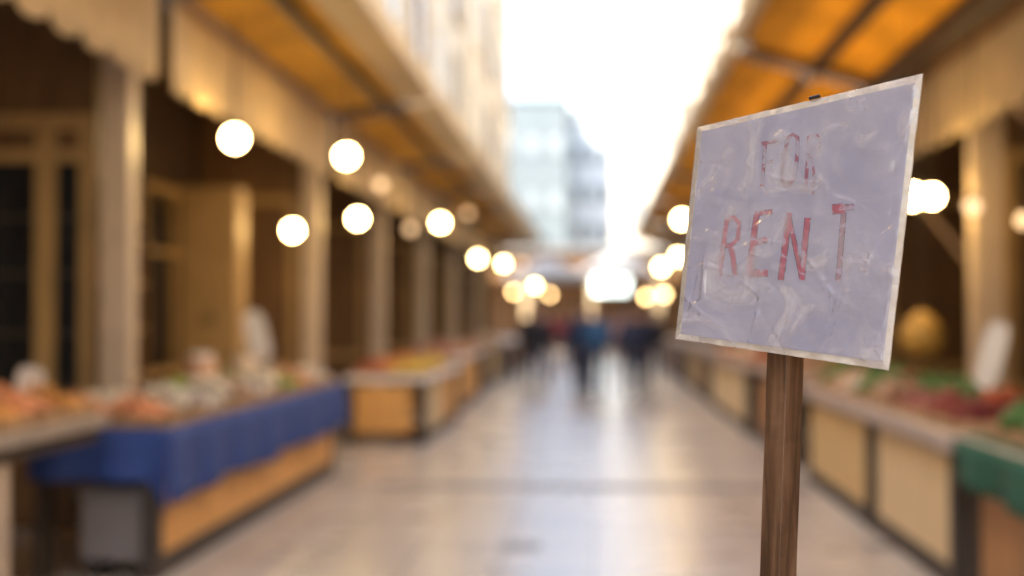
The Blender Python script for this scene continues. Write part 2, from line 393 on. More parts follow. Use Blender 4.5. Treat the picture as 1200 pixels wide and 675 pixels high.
# right row
r1 = stall(1, 2.1, .95, 3.2, 8.2, .92, 3, M['slate'], 'nearest right stall with red brown front under a green cloth', [M['panel_b']], gap=.1)
r2 = stall(1, 2.05, 1.0, 8.3, 10.75, .92, 1, M['slate'], 'right stall with a single wide cream front panel', [M['panel_c']], gap=.02, thick=.1)
r3 = stall(1, 2.05, 1.0, 10.85, 14.0, .92, 1, M['slate'], 'right stall with pale wood front behind the sign pole', [M['panel']], gap=.1, thick=.1)
r4 = stall(1, 2.1, 1.0, 15.3, 18.7, .95, 1, M['slate'], 'right stall with red brown front beyond the sign pole', [M['panel_b']], gap=.02)
r5 = stall(1, 2.05, 1.0, 19.4, 25.5, .92, 2, M['slate'], 'right stall with pale panels seen left of the sign pole', [M['panel_c']], gap=.3)
r6 = stall(1, 2.1, 1.0, 26.5, 34, .92, 3, M['slate'], 'right stall in the distance with brown front', [M['brown'], M['panel']], gap=.3)
r7 = stall(1, 2.1, 1.0, 35, 46, .92, 3, M['slate'], 'farthest right stall beside the walkers', [M['brown']], gap=.3)

# ------------------------------------------------------------------ cloths
def cloth(side, xf, dep, y0, y1, top, drop, end_drop, m, label, name='tablecloth'):
    s = side; b = MB(); nu, nv = int((y1 - y0) / .06), 26
    L1 = dep; L2 = drop
    def f(u, v):
        y = y0 - .02 + (y1 - y0 + .04) * u; d = v * (L1 + L2)
        if d < L1: return Vector((s * (xf + dep - d), y, top + .008 + .004 * noise.noise(Vector((y * 3, d * 4, 0)))))
        q = (d - L1) / L2; fold = (.035 * math.sin(y * 7.5 + 2 * noise.noise(Vector((y, 0, 3)))) + .02 * noise.noise(Vector((y * 5, q, 1)))) * q
        return Vector((s * (xf - .055 - fold * .9 - .01), y, top + .008 - q * L2 * (1 + .04 * math.sin(y * 3)) ))
    b.grid(f, nu, nv)
    if end_drop:
        def g(u, v):
            x = xf + dep - (dep + .055) * u; k = .5 * max(0, (u - .86) / .14)
            dz = v * (end_drop + k * (drop * 1.12 - end_drop) * 2)
            fold = .03 * math.sin(x * 16) * v
            return Vector((s * x, y0 - .025 - fold, top + .008 - dz))
        b.grid(g, 30, 12)
    o = b.build(name, m, None, smooth=True, loc=(s * (xf + dep / 2), (y0 + y1) / 2, top))
    md = o.modifiers.new('thickness', 'SOLIDIFY'); md.thickness = .003; md.offset = 1
    return tag(o, label, 'tablecloth')
cloth(-1, 2.6, .8, 8.4, 14.4, .90, .43, .3, M['blue'], 'blue cloth draped over the long left stall with its corner hanging down')
cloth(1, 2.1, .95, 3.2, 8.2, .92, .27, .2, M['green'], 'dark green cloth draped over the nearest right stall')

# ------------------------------------------------------------------ produce trays
def tray_src(w_=.5, l=.4, h=.06):
    t = empty('produce_tray', (0, 0, 0), 'x', 'tray', 'wooden produce trays on the stalls')
    MB().box(-w_ / 2, w_ / 2, -l / 2, l / 2, .002, .012).build('base', M['crate'], t)
    for a in ((-w_ / 2, w_ / 2, -l / 2, -l / 2 + .012), (-w_ / 2, w_ / 2, l / 2 - .012, l / 2)):
        MB().box(*a, .0125, .03).box(*a, .036, h).build('slat_side', M['crate'], t)
    for xx in (-w_ / 2, w_ / 2 - .012):
        MB().box(xx, xx + .012, -l / 2 + .013, l / 2 - .013, .0125, h).build('end_board', M['crate'], t)
    return t
def heap_mesh(name, m, r, w_=.46, l=.36, hh=.15, n=34, seed=1, sz=1):
    rnd = random.Random(seed); b = MB()
    for i in range(n):
        x = rnd.uniform(-w_ / 2 + r, w_ / 2 - r); y = rnd.uniform(-l / 2 + r, l / 2 - r)
        k = (1 - (2 * x / w_) ** 2) * (1 - (2 * y / l) ** 2)
        b.ball((x, y, .013 + r + rnd.uniform(.2, 1) * hh * k), r * rnd.uniform(.85, 1.1), 1, sz)
    me = bpy.data.meshes.new(name); b.b.to_mesh(me); b.b.free(); me.materials.append(m)
    for f in me.polygons: f.use_smooth = True
    return me
prod = {
    'oranges': ((.75, .25, .03), .036), 'peaches': ((.72, .30, .13), .036), 'apricots': ((.75, .36, .08), .024), 'tomatoes': ((.48, .10, .03), .034),
    'red apples': ((.26, .05, .03), .037), 'green apples': ((.25, .38, .05), .037), 'lemons': ((.78, .55, .05), .032), 'onions': ((.50, .32, .20), .036),
    'cheeses': ((.72, .62, .45), .05), 'garlic bulbs': ((.72, .64, .55), .028), 'leafy greens': ((.05, .14, .02), .05), 'dark cherries': ((.20, .02, .025), .018), 'pink radishes': ((.40, .14, .11), .024),
}
heaps = {}
for i, (k, (c3, r)) in enumerate(prod.items()):
    m = mat(k.replace(' ', '_') + '_skin', c3, .4, .3, 9)
    heaps[k] = [heap_mesh(k.replace(' ', '_'), m, r, n=int(48 * (.036 / r) ** 1.3), seed=i * 3 + q, sz=.9) for q in range(2)]
src = tray_src(); first = True
def lay(side, xs, y0, y1, top, kinds, where, step=.46):
    global first
    n = int((y1 - y0) / step); c = 0
    for row, x in enumerate(xs):
        for k in range(n):
            y = y0 + (k + .5) * (y1 - y0) / n
            kind = kinds[row][k % len(kinds[row])]
            if not kind: continue
            if first: t = src; first = False
            else: t = copy_tree(src)
            t.location = (side * x, y, top)
            t.rotation_euler = (0, R(6 * side) * 0, R(random.uniform(-3, 3)))
            rn = ['front', 'back'][row]
            t['label'] = '%s tray of %s on %s, %s from near end' % (rn, kind, where, ORD[k])
            h = bpy.data.objects.new(kind.replace(' ', '_'), random.choice(heaps[kind])); col.objects.link(h)
            h.location = (side * x, y, top + .002); h.rotation_euler = t.rotation_euler
            tag(h, '%s heap of %s on %s, %s from near end' % (rn, kind, where, ORD[k]), 'produce', 'heaps of produce on the stalls', 'stuff')
lay(-1, (3.1, 3.46), 5.3, 8.1, 1.03, [['garlic bulbs', 'onions', 'peaches', 'apricots', 'peaches', 'apricots'], ['oranges', 'peaches', 'oranges', 'apricots', 'tomatoes', 'oranges']], 'the open grey counter')
lay(-1, (2.83, 3.2), 8.5, 14.3, .915, [['peaches', 'cheeses', 'garlic bulbs', 'cheeses', 'onions', 'garlic bulbs', 'cheeses', 'green apples'], ['peaches', 'cheeses', 'onions', 'garlic bulbs', 'green apples', 'cheeses', 'leafy greens', 'green apples']], 'the blue cloth', step=.5)
lay(-1, (2.35, 2.8), 17.6, 21.7, .84, [['lemons', 'lemons', 'apricots'], ['tomatoes', 'oranges', 'peaches']], 'the pale topped fruit stall', step=.6)
lay(-1, (2.45, 2.88), 23.4, 27.5, .92, [['pink radishes', 'peaches', 'cheeses'], ['pink radishes', 'onions', 'tomatoes']], 'the orange fronted stall', step=.7)
lay(-1, (2.6,), 30.4, 36.8, .9, [['onions', 'tomatoes', 'cheeses']], 'the distant left stall', step=1.0)
lay(1, (2.4, 2.8), 4.6, 8.1, .935, [['leafy greens', 'dark cherries', 'leafy greens'], ['leafy greens', 'dark cherries', 'red apples']], 'the green cloth', step=.5)
lay(1, (2.35, 2.78), 8.4, 10.7, .92, [['dark cherries', 'red apples', 'pink radishes'], ['leafy greens', 'dark cherries', 'tomatoes']], 'the cream panelled right stall', step=.5)
lay(1, (2.35, 2.78), 10.95, 13.9, .92, [['onions', 'leafy greens', 'garlic bulbs'], ['leafy greens', 'leafy greens', 'red apples']], 'the stall behind the sign pole', step=.55)
lay(1, (2.4, 2.8), 15.4, 18.6, .95, [['onions', 'tomatoes'], ['leafy greens', 'oranges']], 'the red brown right stall', step=.6)
lay(1, (2.4,), 19.6, 25.3, .92, [['tomatoes', 'peaches', 'cheeses']], 'the pale panelled right stall', step=.7)

# ------------------------------------------------------------------ things on and by the stalls
def price_card(x, y, z, w_, h, tilt, label, yaw=0):
    t = empty('price_card', (x, y, z), label, 'price card')
    b = MB(); pts = []
    n = 20
    c0 = Vector((0, 0, h * .72))
    front = []; back = []
    for k in range(n):
        a = 2 * math.pi * k / n
        px = math.copysign(abs(math.cos(a)) ** .6, math.cos(a)) * w_ / 2; pz = math.copysign(abs(math.sin(a)) ** .6, math.sin(a)) * h * .36
        front.append(Vector((px, -.004, pz)) + c0); back.append(Vector((px, .004, pz)) + c0)
    Mx = Matrix.Translation((x, y, z)) @ Matrix.Rotation(yaw, 4, 'Z') @ Matrix.Rotation(tilt, 4, 'Y')
    fv = [b.b.verts.new(Mx @ p) for p in front]; bv = [b.b.verts.new(Mx @ p) for p in back]
    b.b.faces.new(fv); b.b.faces.new(bv[::-1])
    for k in range(n): b.b.faces.new((fv[k], bv[k], bv[(k + 1) % n], fv[(k + 1) % n]))
    b.build('card', M['card'], t)
    MB().tube([Mx @ Vector((0, .008, 0)), Mx @ Vector((0, .008, h * .6))], .006, 8).build('stick', M['metal'], t)
    MB().tube([(x, y, z - .002), (x, y, z + .02)], [.05, .03], 16).build('foot', M['metal'], t)
p = at(316, 420, 13.3); price_card(p.x, p.y, .93, .21, .68, R(-14), 'blank white oval price card on a stick above the blue cloth')
p = at(1140, 470, 9.0); price_card(p.x, p.y, .94, .15, .60, R(16), 'blank white price card leaning right on the cream panelled right stall')
p = at(28, 430, 8.0); price_card(p.x, p.y, 1.03, .16, .26, R(10), 'small white price card on the open grey counter')

def jar(px, py, Y, zt, r, h, m, label, lidm):
    p = at(px, py, Y); t = empty('jar', (p.x, p.y, zt), label, 'jar')
    z = zt
    MB().tube([(p.x, p.y, z + .001), (p.x, p.y, z + .02), (p.x, p.y, z + h * .75), (p.x, p.y, z + h * .9)], [r * .92, r, r, r * .7], 20).build('body', m, t, smooth=True)
    MB().tube([(p.x, p.y, z + h * .9), (p.x, p.y, z + h)], [r * .75, r * .75], 20).build('lid', lidm, t)
jm = mat('honey_jar', (.62, .36, .22), .25, .15, 5); jm2 = mat('cream_jar', (.70, .52, .36), .35, .1, 5)
jar(236, 430, 11.6, .93, .13, .36, jm, 'wide peach coloured jar on the back of the blue cloth', M['card'])
jar(285, 430, 12.8, .93, .12, .34, jm2, 'cream coloured jar beside the oval price card', M['tan'])
jar(372, 440, 16.9, .87, .01, .02, jm2, 'x', M['tan']) if False else None

def cupboard(x, y, w_, d, h, m, label):
    t = empty('cupboard', (x, y, 0), label, 'cupboard')
    MB().box(x - w_ / 2, x + w_ / 2, y - d / 2, y + d / 2, .08, h, bevel=.01).build('carcass', m, t)
    for sg in (-1, 1):
        a, b_ = sorted((x + sg * .01, x + sg * (w_ / 2 - .03)))
        dd = MB().box(a, b_, y - d / 2 - .02, y - d / 2 - .001, .14, h - .1, bevel=.004).build('door', m, t)
        MB().box(x + sg * .04 - .01, x + sg * .04 + .01, y - d / 2 - .045, y - d / 2 - .0205, h * .5, h * .5 + .12).build('handle', M['metal'], dd)
    MB().box(x - w_ / 2 + .02, x + w_ / 2 - .02, y - d / 2 + .02, y + d / 2, 0, .079).build('plinth', M['dark'], t)
cupboard(-4.15, 15.4, .62, .45, 3.0, M['tanwood'], 'tall tan cupboard behind the blue cloth between the first two posts')
cupboard(4.2, 12.4, .6, .45, 2.9, M['tanwood'], 'tall tan cupboard behind the right post')

def sack(px, py, Y, m, label, r=.18):
    p = at(px, py, Y); z0 = p.z - r
    t = empty('net_bag', (p.x, p.y, p.z + r * 2.2), label, 'net bag')
    b = MB(); b.tube([(p.x, p.y, z0), (p.x, p.y, z0 + r * .25), (p.x, p.y, z0 + r), (p.x, p.y, z0 + r * 1.7), (p.x, p.y, z0 + r * 2.2)], [r * .5, r * .95, r * 1.05, r * .75, r * .1], 18).build('bag', m, t, smooth=True)
    MB().tube([(p.x, p.y, z0 + r * 2.2), (p.x, p.y, 3.9)], .006, 6).build('cord', M['wire'], t)
ym = mat('yellow_net', (.45, .25, .04), .6, .25, 25)
sack(1080, 392, 12.0, ym, 'orange yellow net bag hanging right of the sign', .17)

# pale tub under the blue cloth's near end
t = empty('storage_box', (-2.95, 8.75, 0), 'pale grey storage box under the near end of the blue cloth', 'box')
MB().box(-3.13, -2.74, 8.55, 9.0, .1, .5, bevel=.02).build('box', M['greybox'], t)
MB().box(-3.15, -2.72, 8.53, 9.02, .502, .54, bevel=.01).build('lid', M['greybox'], t)
for x in (-3.1, -2.8): MB().box(x, x + .05, 8.6, 8.95, 0, .099).build('foot', M['dark'], t)

# shelves with boxes at the back of the shops
def shelf(side, y, label):
    s = side; t = empty('shelf_unit', (s * 4.7, y, 0), label, 'shelf', 'dark shelf units at the back of the shops')
    x0, x1 = sorted((s * 4.45, s * 4.88))
    for z in (1.0, 1.45, 1.9, 2.35): MB().box(x0, x1, y - .9, y + .9, z, z + .03).build('shelf', M['tanwood'], t)
    for yy in (y - .94, y + .9): MB().box(x0, x1, yy, yy + .04, 0, 2.5).build('upright', M['brown'], t)
cols_ = [mat('red_tin', (.35, .05, .03), .4), mat('brown_tin', (.25, .12, .05), .5), mat('cream_tin', (.6, .48, .33), .5), mat('olive_tin', (.16, .14, .05), .5)]
cn = ['red', 'brown', 'cream', 'olive']
zn = {1.03: 'bottom', 1.48: 'lower', 1.93: 'upper'}
def tins(side, y, where):
    for z in zn:
        for k in range(5):
            q = random.randrange(4); yy = y - .72 + k * .36; x = side * 4.66; r = random.uniform(.09, .13); h = random.uniform(.2, .34)
            t = empty('tin', (x, yy, z), '%s tin on %s shelf %s, %s from near end' % (cn[q], zn[z], where, ORD[k]), 'tin', 'tins on the shop shelves')
            MB().tube([(x, yy, z + .001), (x, yy, z + h)], r, 14).build('body', cols_[q], t)
            MB().tube([(x, yy, z + h + .0005), (x, yy, z + h + .02)], r * 1.03, 14).build('lid', M['metal'], t)
for s_, y_, l_ in ((-1, 13.1, 'behind the blue cloth'), (-1, 20.3, 'behind the pale topped fruit stall'), (-1, 26, 'behind the orange fronted stall'), (1, 9.6, 'behind the cream panelled right stall'), (1, 15.6, 'behind the red brown right stall')):
    shelf(s_, y_, 'dark shelf unit %s' % l_); tins(s_, y_, l_)

# ------------------------------------------------------------------ hanging globe lamps
def lamp(px, py, Y, rpx, label, m, rr=None):
    p = at(px, py, Y); r = rr or max(.06, min(.085, rpx / FPX * Y * .5))
    t = empty('globe_lamp', (p.x, p.y, 4.05), label, 'lamp', 'globe lamps hanging under the awnings')
    top = 4.12
    MB().tube([(p.x, p.y, p.z + r + .05), (p.x, p.y, top)], .006, 6).build('cord', M['wire'], t)
    MB().tube([(p.x, p.y, p.z + r * .9), (p.x, p.y, p.z + r + .05)], [r * .5, r * .25], 14).build('cap', M['metal'], t)
    b = MB(); b.ball(p, r, 3); b.build('globe', m, t, smooth=True)
B, F, D = M['bulb'], M['bulb_far'], M['bulb_dim']
ll = [(275, 162, 11.5, 26, B), (343, 270, 16, 17, D, ), (406, 183, 13.8, 24, B), (419, 256, 18.1, 19, B), (516, 261, 23.3, 19, B), (560, 303, 30.9, 17, F), (590, 309, 39.7, 16, F),
      (627, 335, 48, 17, F), (602, 342, 49, 14, M['bulb_low']), (644, 345, 57, 13, M['bulb_low']), (612, 309, 42, 12, D), (481, 268, 26, 14, D), (548, 250, 33, 12, D), (446, 216, 20, 12, D)]
LN = ['nearest and highest glowing globe lamp on the left', 'small globe lamp low between the nearest and second left posts', 'large glowing globe lamp right of the second left post', 'glowing globe lamp below the large one near the second post',
      'glowing globe lamp over the middle left stalls', 'glowing globe lamp leading the far left cluster', 'glowing globe lamp just right of the cluster leader', 'glowing globe lamp low in the far cluster, centre of three',
      'glowing globe lamp low in the far cluster, left of three', 'glowing globe lamp low in the far cluster, right of three', 'dim globe lamp at the right edge of the far upper pair', 'dim globe lamp just left of the middle glowing lamp', 'dim globe lamp above the far left cluster', 'dim globe lamp under the valance near the third post']
for a, l in zip(ll, LN): lamp(*a[:4], l, a[4] if a[1] != 270 else B)
rl = [(1068, 230, 12, 24, B, 'glowing globe lamp half hidden by the right edge of the sign'), (1092, 230, 12.6, 20, B, 'glowing globe lamp farther right of the sign edge'), (799, 257, 23, 15, B, 'glowing globe lamp at the upper left corner side of the sign'),
      (775, 313, 30, 17, F, 'glowing globe lamp left of the sign, larger of the far pair'), (795, 301, 27, 16, F, 'glowing globe lamp touching the left edge of the sign'), (757, 348, 42, 14, M['bulb_low'], 'lowest glowing globe lamp left of the sign'),
      (778, 345, 38, 13, M['bulb_low'], 'low glowing globe lamp between the lowest one and the sign'), (1140, 242, 11.3, 12, D, 'dim globe lamp beside the right post'), (1158, 292, 14, 10, D, 'lower dim globe lamp right of the right post'), (1200, 258, 12, 12, D, 'dim globe lamp at the right edge of the view')]
for a in rl: lamp(*a[:4], a[5], a[4])
# a few lamps added out of view to brighten the near stalls and valances
for x, y in ((-2.6, 5.85), (-2.9, 1.0), (2.5, 6.7), (2.7, 1.0)):
    t = empty('globe_lamp', (x, y, 4.05), 'added globe lamp out of view, brightening the near stalls on the %s side' % ('left' if x < 0 else 'right'), 'lamp', 'globe lamps hanging under the awnings')
    MB().tube([(x, y, 3.3), (x, y, 4.1)], .006, 6).build('cord', M['wire'], t)
    MB().tube([(x, y, 3.23), (x, y, 3.3)], [.045, .02], 14).build('cap', M['metal'], t)
    b = MB(); b.ball((x, y, 3.15), .09, 3); b.build('globe', M['bulb'], t, smooth=True)

# ------------------------------------------------------------------ far canopies and lit sign box
t = empty('market_hall', (0, 63, 0), 'low dark market hall front closing the end of the aisle', 'market hall')
MB().box(-9, 9, 63.5, 72, 3.2, 4.5).build('upper_front', M['brown'], t)
MB().box(-9.2, 9.2, 63.2, 72.2, 4.502, 4.62).build('roof', M['greycanvas'], t)
MB().box(-9, 9, 67, 67.2, 0, 3.198).build('back_wall', M['brown'], t)
for k in range(7): MB().box(-9 + k * 2.94, -8.7 + k * 2.94, 63.55, 63.9, 0, 3.198).build('pillar', M['tan'], t)
def parasol(x, y, r, z0, z1, label):
    t = empty('parasol', (x, y, 0), label, 'parasol', 'white parasols at the end of the aisle')
    b = MB(); n = 8
    ap = b.b.verts.new((x, y, z1)); ring = [b.b.verts.new((x + r * math.cos(2 * math.pi * k / n), y + r * math.sin(2 * math.pi * k / n), z0)) for k in range(n)]
    low = [b.b.verts.new(v.co - Vector((0, 0, .22))) for v in ring]
    for k in range(n):
        b.b.faces.new((ap, ring[k], ring[(k + 1) % n])); b.b.faces.new((ring[k], low[k], low[(k + 1) % n], ring[(k + 1) % n]))
    b.build('canopy', M['greycanvas'], t)
    MB().tube([(x, y, 0), (x, y, z1 - .05)], .035, 10).build('pole', M['metal'], t)
    MB().tube([(x, y, 0.001), (x, y, .08)], .35, 20).build('base', M['dark'], t)
parasol(-1.9, 59.5, 1.7, 3.3, 4.1, 'white parasol left of centre at the end of the aisle')
parasol(1.0, 61, 1.7, 3.5, 4.4, 'white parasol below the white tower')
p = at(716, 334, 62.8)
t = empty('lit_sign_box', (p.x, p.y, 0), 'blank glowing white sign box on two posts at the end of the aisle', 'sign')
MB().box(p.x - .8, p.x + .8, p.y - .1, p.y + .1, p.z - .4, p.z + .4, bevel=.02).build('housing', M['metal'], t)
MB().box(p.x - .76, p.x + .76, p.y - .112, p.y - .102, p.z - .36, p.z + .36).build('face', M['lightbox'], t)
for sx in (-.7, .7): MB().tube([(p.x + sx, p.y, 0), (p.x + sx, p.y, p.z - .4)], .04, 10).build('post', M['metal'], t)

# ------------------------------------------------------------------ people
def skinmesh(name, chains, m, parent, extra=None, sub=1):
    """chains: list of [(co, radius), ...]; equal positions are welded into one skeleton"""
    me = bpy.data.meshes.new(name + '_tmp'); vs = []; es = []; rad = []; idx = {}
    for ch in chains:
        prev = None
        for co, r in ch:
            k = tuple(round(q, 4) for q in co)
            if k not in idx: idx[k] = len(vs); vs.append(co); rad.append(r)
            i = idx[k]
            if prev is not None and prev != i: es.append((prev, i))
            prev = i
    me.from_pydata(vs, es, []); o = bpy.data.objects.new(name + '_tmp', me); col.objects.link(o)
    o.modifiers.new('s', 'SKIN'); sv = me.skin_vertices[0].data
    for i, r in enumerate(rad): sv[i].radius = r if isinstance(r, tuple) else (r, r); sv[i].use_root = i == 0
    sb = o.modifiers.new('b', 'SUBSURF'); sb.levels = sub + 1; sb.render_levels = sub + 1
    dg = bpy.context.evaluated_depsgraph_get(); dg.update()
    nm = bpy.data.meshes.new_from_object(o.evaluated_get(dg)); bpy.data.objects.remove(o)
    if extra:
        b = bmesh.new(); b.from_mesh(nm); mb = MB(); mb.b.free(); mb.b = b; extra(mb); b.to_mesh(nm); b.free()
    nm.name = name; nm.materials.clear(); nm.materials.append(m)
    for f in nm.polygons: f.use_smooth = True
    q = bpy.data.objects.new(name, nm); col.objects.link(q); q.parent = parent; return q
def person(x, y, yaw, h, jacket, trousers, label, stride=.22, hairm=None, long_coat=False, bag=False, ph=1):
    t = empty('person', (x, y, 0), label, 'person', None); t.rotation_euler = (0, 0, yaw)
    k = h / 1.75
    V = lambda a, b, c: (a * k, b * k, c * k)
    # facing -Y locally
    hip = V(0, 0, .95); ch = V(0, 0, 1.28); nk = V(0, 0, 1.47); hd = V(0, -.01, 1.60); ht = V(0, -.005, 1.70)
    legs = []; arms = []
    for s in (-1, 1):
        f = s * ph * stride
        legs.append([V(s * .09, 0, .90), V(s * .10, -f * .55 - .03, .50), V(s * .10, -f + .03, .09), V(s * .105, -f - .12, .035)])
        arms.append([V(s * .18, .0, 1.41), V(s * .235, f * .35 + .03, 1.13), V(s * .25, f * .8 - .03, .90)])
    def hands(mb):
        for s, a in zip((-1, 1), arms):
            w0 = Vector(a[2]); d = (Vector(a[2]) - Vector(a[1])).normalized()
            palm = w0 + d * .09 * k
            mb.tube([w0 - d * .02, w0 + d * .04 * k, palm], [.022 * k, .03 * k, .034 * k], 10)
            for q in range(4):
                o_ = Vector((0, (-.024 + .016 * q) * k, 0)); L = (.065, .078, .074, .058)[q] * k
                mb.tube([palm + o_ - d * .01, palm + o_ + d * L * .5, palm + o_ + d * L + Vector((-s * .018 * k, 0, 0))], [.0085 * k, .008 * k, .006 * k], 6)
            th = w0 + d * .04 * k
            mb.tube([th + Vector((0, -.022 * k, 0)), th + d * .03 * k + Vector((0, -.046 * k, 0)), th + d * .065 * k + Vector((0, -.05 * k, 0))], [.012 * k, .01 * k, .007 * k], 6)
        # nose and ears
        mb.ball(V(0, -.105, 1.605), .014 * k, 1, 1.6)
        for s in (-1, 1): mb.ball(V(s * .078, 0, 1.605), .018 * k, 1, 1.5)
        for s in (-1, 1): mb.ball(V(s * .03, -.092, 1.625), .011 * k, 1)
    C = [[(hip, (.13 * k, .10 * k)), (ch, (.145 * k, .10 * k)), (nk, .055 * k), (hd, (.082 * k, .095 * k)), (ht, (.07 * k, .08 * k))]]
    for s, l, a in zip((-1, 1), legs, arms):
        C.append([(hip, .12 * k), (l[0], .075 * k), (l[1], .05 * k), (l[2], .035 * k), (l[3], .03 * k)])
        C.append([(ch, .13 * k), (a[0], .05 * k), (a[1], .038 * k), (a[2], .026 * k)])
    skinmesh('body', C, M['skin'], t, hands)
    T = [[(hip, (.145 * k, .115 * k)), (V(0, 0, 1.03), (.14 * k, .11 * k))]]
    for l in legs: T.append([(hip, .13 * k), (l[0], .092 * k), (l[1], .066 * k), (V(*[q / k for q in l[2]]), .055 * k)])
    skinmesh('trousers', T, trousers, t)
    z0 = .50 if long_coat else .88
    J = [[(V(0, 0, z0), (.22 * k, .18 * k)), (V(0, 0, 1.08), (.195 * k, .15 * k)), (ch, (.20 * k, .15 * k)), (V(0, .01, 1.46), (.08 * k, .075 * k))]]
    for a in arms: J.append([(ch, .15 * k), (a[0], .075 * k), (a[1], .06 * k), (V(*[q / k for q in (a[2][0], a[2][1], a[2][2] + .03)]), .046 * k)])
    skinmesh('jacket', J, jacket, t)
    skinmesh('hair', [[(V(0, .03, 1.62), (.088 * k, .085 * k)), (V(0, .015, 1.70), (.085 * k, .095 * k)), (V(0, .01, 1.73), (.05 * k, .06 * k))]], hairm or M['hair'], t)
    for l in legs:
        b = MB(); e = Vector(l[2]); toe = Vector(l[3])
        b.tube([(e.x, e.y + .07 * k, .045), (e.x, e.y, .055), ((e.x + toe.x) / 2, (e.y + toe.y) / 2, .05), (toe.x, toe.y - .03 * k, .03)], [.035 * k, .05 * k, .045 * k, .026 * k], 12)
        me = bpy.data.meshes.new('shoe'); b.b.to_mesh(me); b.b.free(); me.materials.append(M['shoe'])
        so_ = bpy.data.objects.new('shoe', me); col.objects.link(so_); so_.parent = t
    return t
navy = mat('navy_coat', (.015, .022, .05), .8, .2, 8); bluej = mat('blue_jacket', (.018, .08, .17), .7, .15, 8); redj = mat('red_jacket', (.26, .03, .04), .7, .15, 8)
blk = mat('black_coat', (.014, .013, .018), .8, .2, 8); grey = mat('grey_trousers', (.06, .065, .08), .8, .2, 8); jeans = mat('dark_jeans', (.02, .032, .07), .8, .2, 8); pink = mat('pale_pink_top', (.45, .26, .24), .8, .1, 8)
ppl = [(634, 34, R(175), 1.7, blk, jeans, 'person in a black jacket just left of the dark red one', False, -1),
       (688, 33, R(181), 1.78, blk, grey, 'person in a black coat half behind the blue jacket', True, 1),
       (741, 29.5, R(183), 1.7, navy, navy, 'walker in a navy jacket nearest on the right side of the group', False, 1),
       (680, 31, R(180), 1.76, navy, blk, 'walker in a long navy coat left of the one in the blue jacket', True, 1),
       (699, 30, R(178), 1.74, bluej, jeans, 'walker in a bright blue jacket in the middle of the aisle', False, -1),
       (751, 32, R(176), 1.72, navy, blk, 'walker in a dark coat on the right side of the aisle', True, 1),
       (766, 35, 0, 1.7, blk, grey, 'person in black clothes at the right edge of the walkers', False, 1),
       (645, 44, R(180), 1.72, redj, grey, 'person in a dark red jacket far down the aisle', False, 1),
       (622, 36, R(183), 1.76, blk, blk, 'person in a black coat at the left edge of the walkers', True, -1),
       (664, 50, 0, 1.68, redj, grey, 'smaller figure in red far behind the navy coat', False, -1),
       (727, 52, R(180), 1.7, pink, grey, 'far figure in pale top between the blue jacket and the dark coat', False, 1)]
for px, Y, yaw, h, j, tr_, l, lc, ph in ppl:
    Y *= .93
    p = at(px, 400, Y); person(p.x, Y, yaw, h * 1.03, j, tr_, l, long_coat=lc, ph=ph)

# ------------------------------------------------------------------ the sign
def pt(px, py, d): return CAM + ray(px, py) * d
cTL, cBL, cTR = pt(817, 149, 1.86), pt(791, 397, 1.87), pt(1081, 86, 1.70)
EX = (cTR - cTL).normalized(); NRM = EX.cross(cBL - cTL).normalized(); NRM = NRM if NRM.y < 0 else -NRM
EY = NRM.cross(EX).normalized(); EY = EY if EY.z > 0 else -EY
def onp(px, py):                              # photo point -> 2D coordinates in the board's own plane
    r = ray(px, py); d = (cTL - CAM).dot(NRM) / r.dot(NRM); q = CAM + r * d - cTL
    return (q.dot(EX), q.dot(EY))
Q = [onp(817, 149), onp(1081, 86), onp(1041, 434), onp(791, 397)]
def uv(u, v):                                 # v: 0 top .. 1 bottom
    a = [Q[0][i] * (1 - u) + Q[1][i] * u for i in (0, 1)]; b = [Q[3][i] * (1 - u) + Q[2][i] * u for i in (0, 1)]
    return (a[0] * (1 - v) + b[0] * v, a[1] * (1 - v) + b[1] * v)
def W(p2, h=0): return cTL + EX * p2[0] + EY * p2[1] + NRM * h
rc = random.Random(11)
cre = []
for k in range(135):
    u, v = rc.random(), rc.random(); a = rc.choice([R(55), R(65), R(35), R(-20), R(80), R(115)]) + rc.uniform(-.3, .3); L = rc.uniform(.02, .10)
    x, y = uv(u, v); wd_ = rc.choice((rc.uniform(.0008, .0016), rc.uniform(.0014, .004))); cre.append((x, y, math.cos(a), math.sin(a), L, wd_, wd_ * rc.uniform(.16, .36) * rc.choice((1, 1, 1, -1)), rc.uniform(-8, 8)))
    if v < .42 and .05 < u < .85 and abs(math.cos(a)) < .55: cre.pop()   # few upright folds in the upper half
def crease(x, y):
    h = 0
    for cx, cy, ca, sa, L, wd, am, cv in cre:
        dx, dy = x - cx, y - cy; t_ = dx * ca + dy * sa
        if abs(t_) > L: continue
        d = -dx * sa + dy * ca - cv * t_ * t_
        if abs(d) > wd * 4: continue
        h += am * math.exp(-(d / wd) ** 2) * (1 - (t_ / L) ** 2)
    return h
def crumple(x, y):
    a = abs(noise.noise(Vector((x * 13 + y * 6, y * 9, 1.3)))); b_ = abs(noise.noise(Vector((x * 26, y * 22 - x * 9, 7.7)))); m = max(0, .5 + 1.2 * noise.noise(Vector((x * 9, y * 9, 9))))
    return (max(0, 1 - a * 5) ** 1.5 * .0013 + max(0, 1 - b_ * 6) ** 1.5 * .0007) * m
def fold(x, y):                              # broad sharp-edged buckles of the sheet
    q = noise.noise(Vector((x * 9 + y * 5, y * 6 - x * 3, 3.1))); q2 = noise.noise(Vector((x * 17, y * 15 + x * 8, 8.4)))
    return -.0022 * abs(q) - .0012 * abs(q2) + .0008
def soft(x, y): return fold(x, y) + .0006 * noise.noise(Vector((x * 14, y * 14, 2))) + .0003 * noise.noise(Vector((x * 40, y * 30, 5)))
sp0 = pt(925, 415, 1.80); spb = pt(916, 675, 1.80)
dv = (sp0 - spb); 
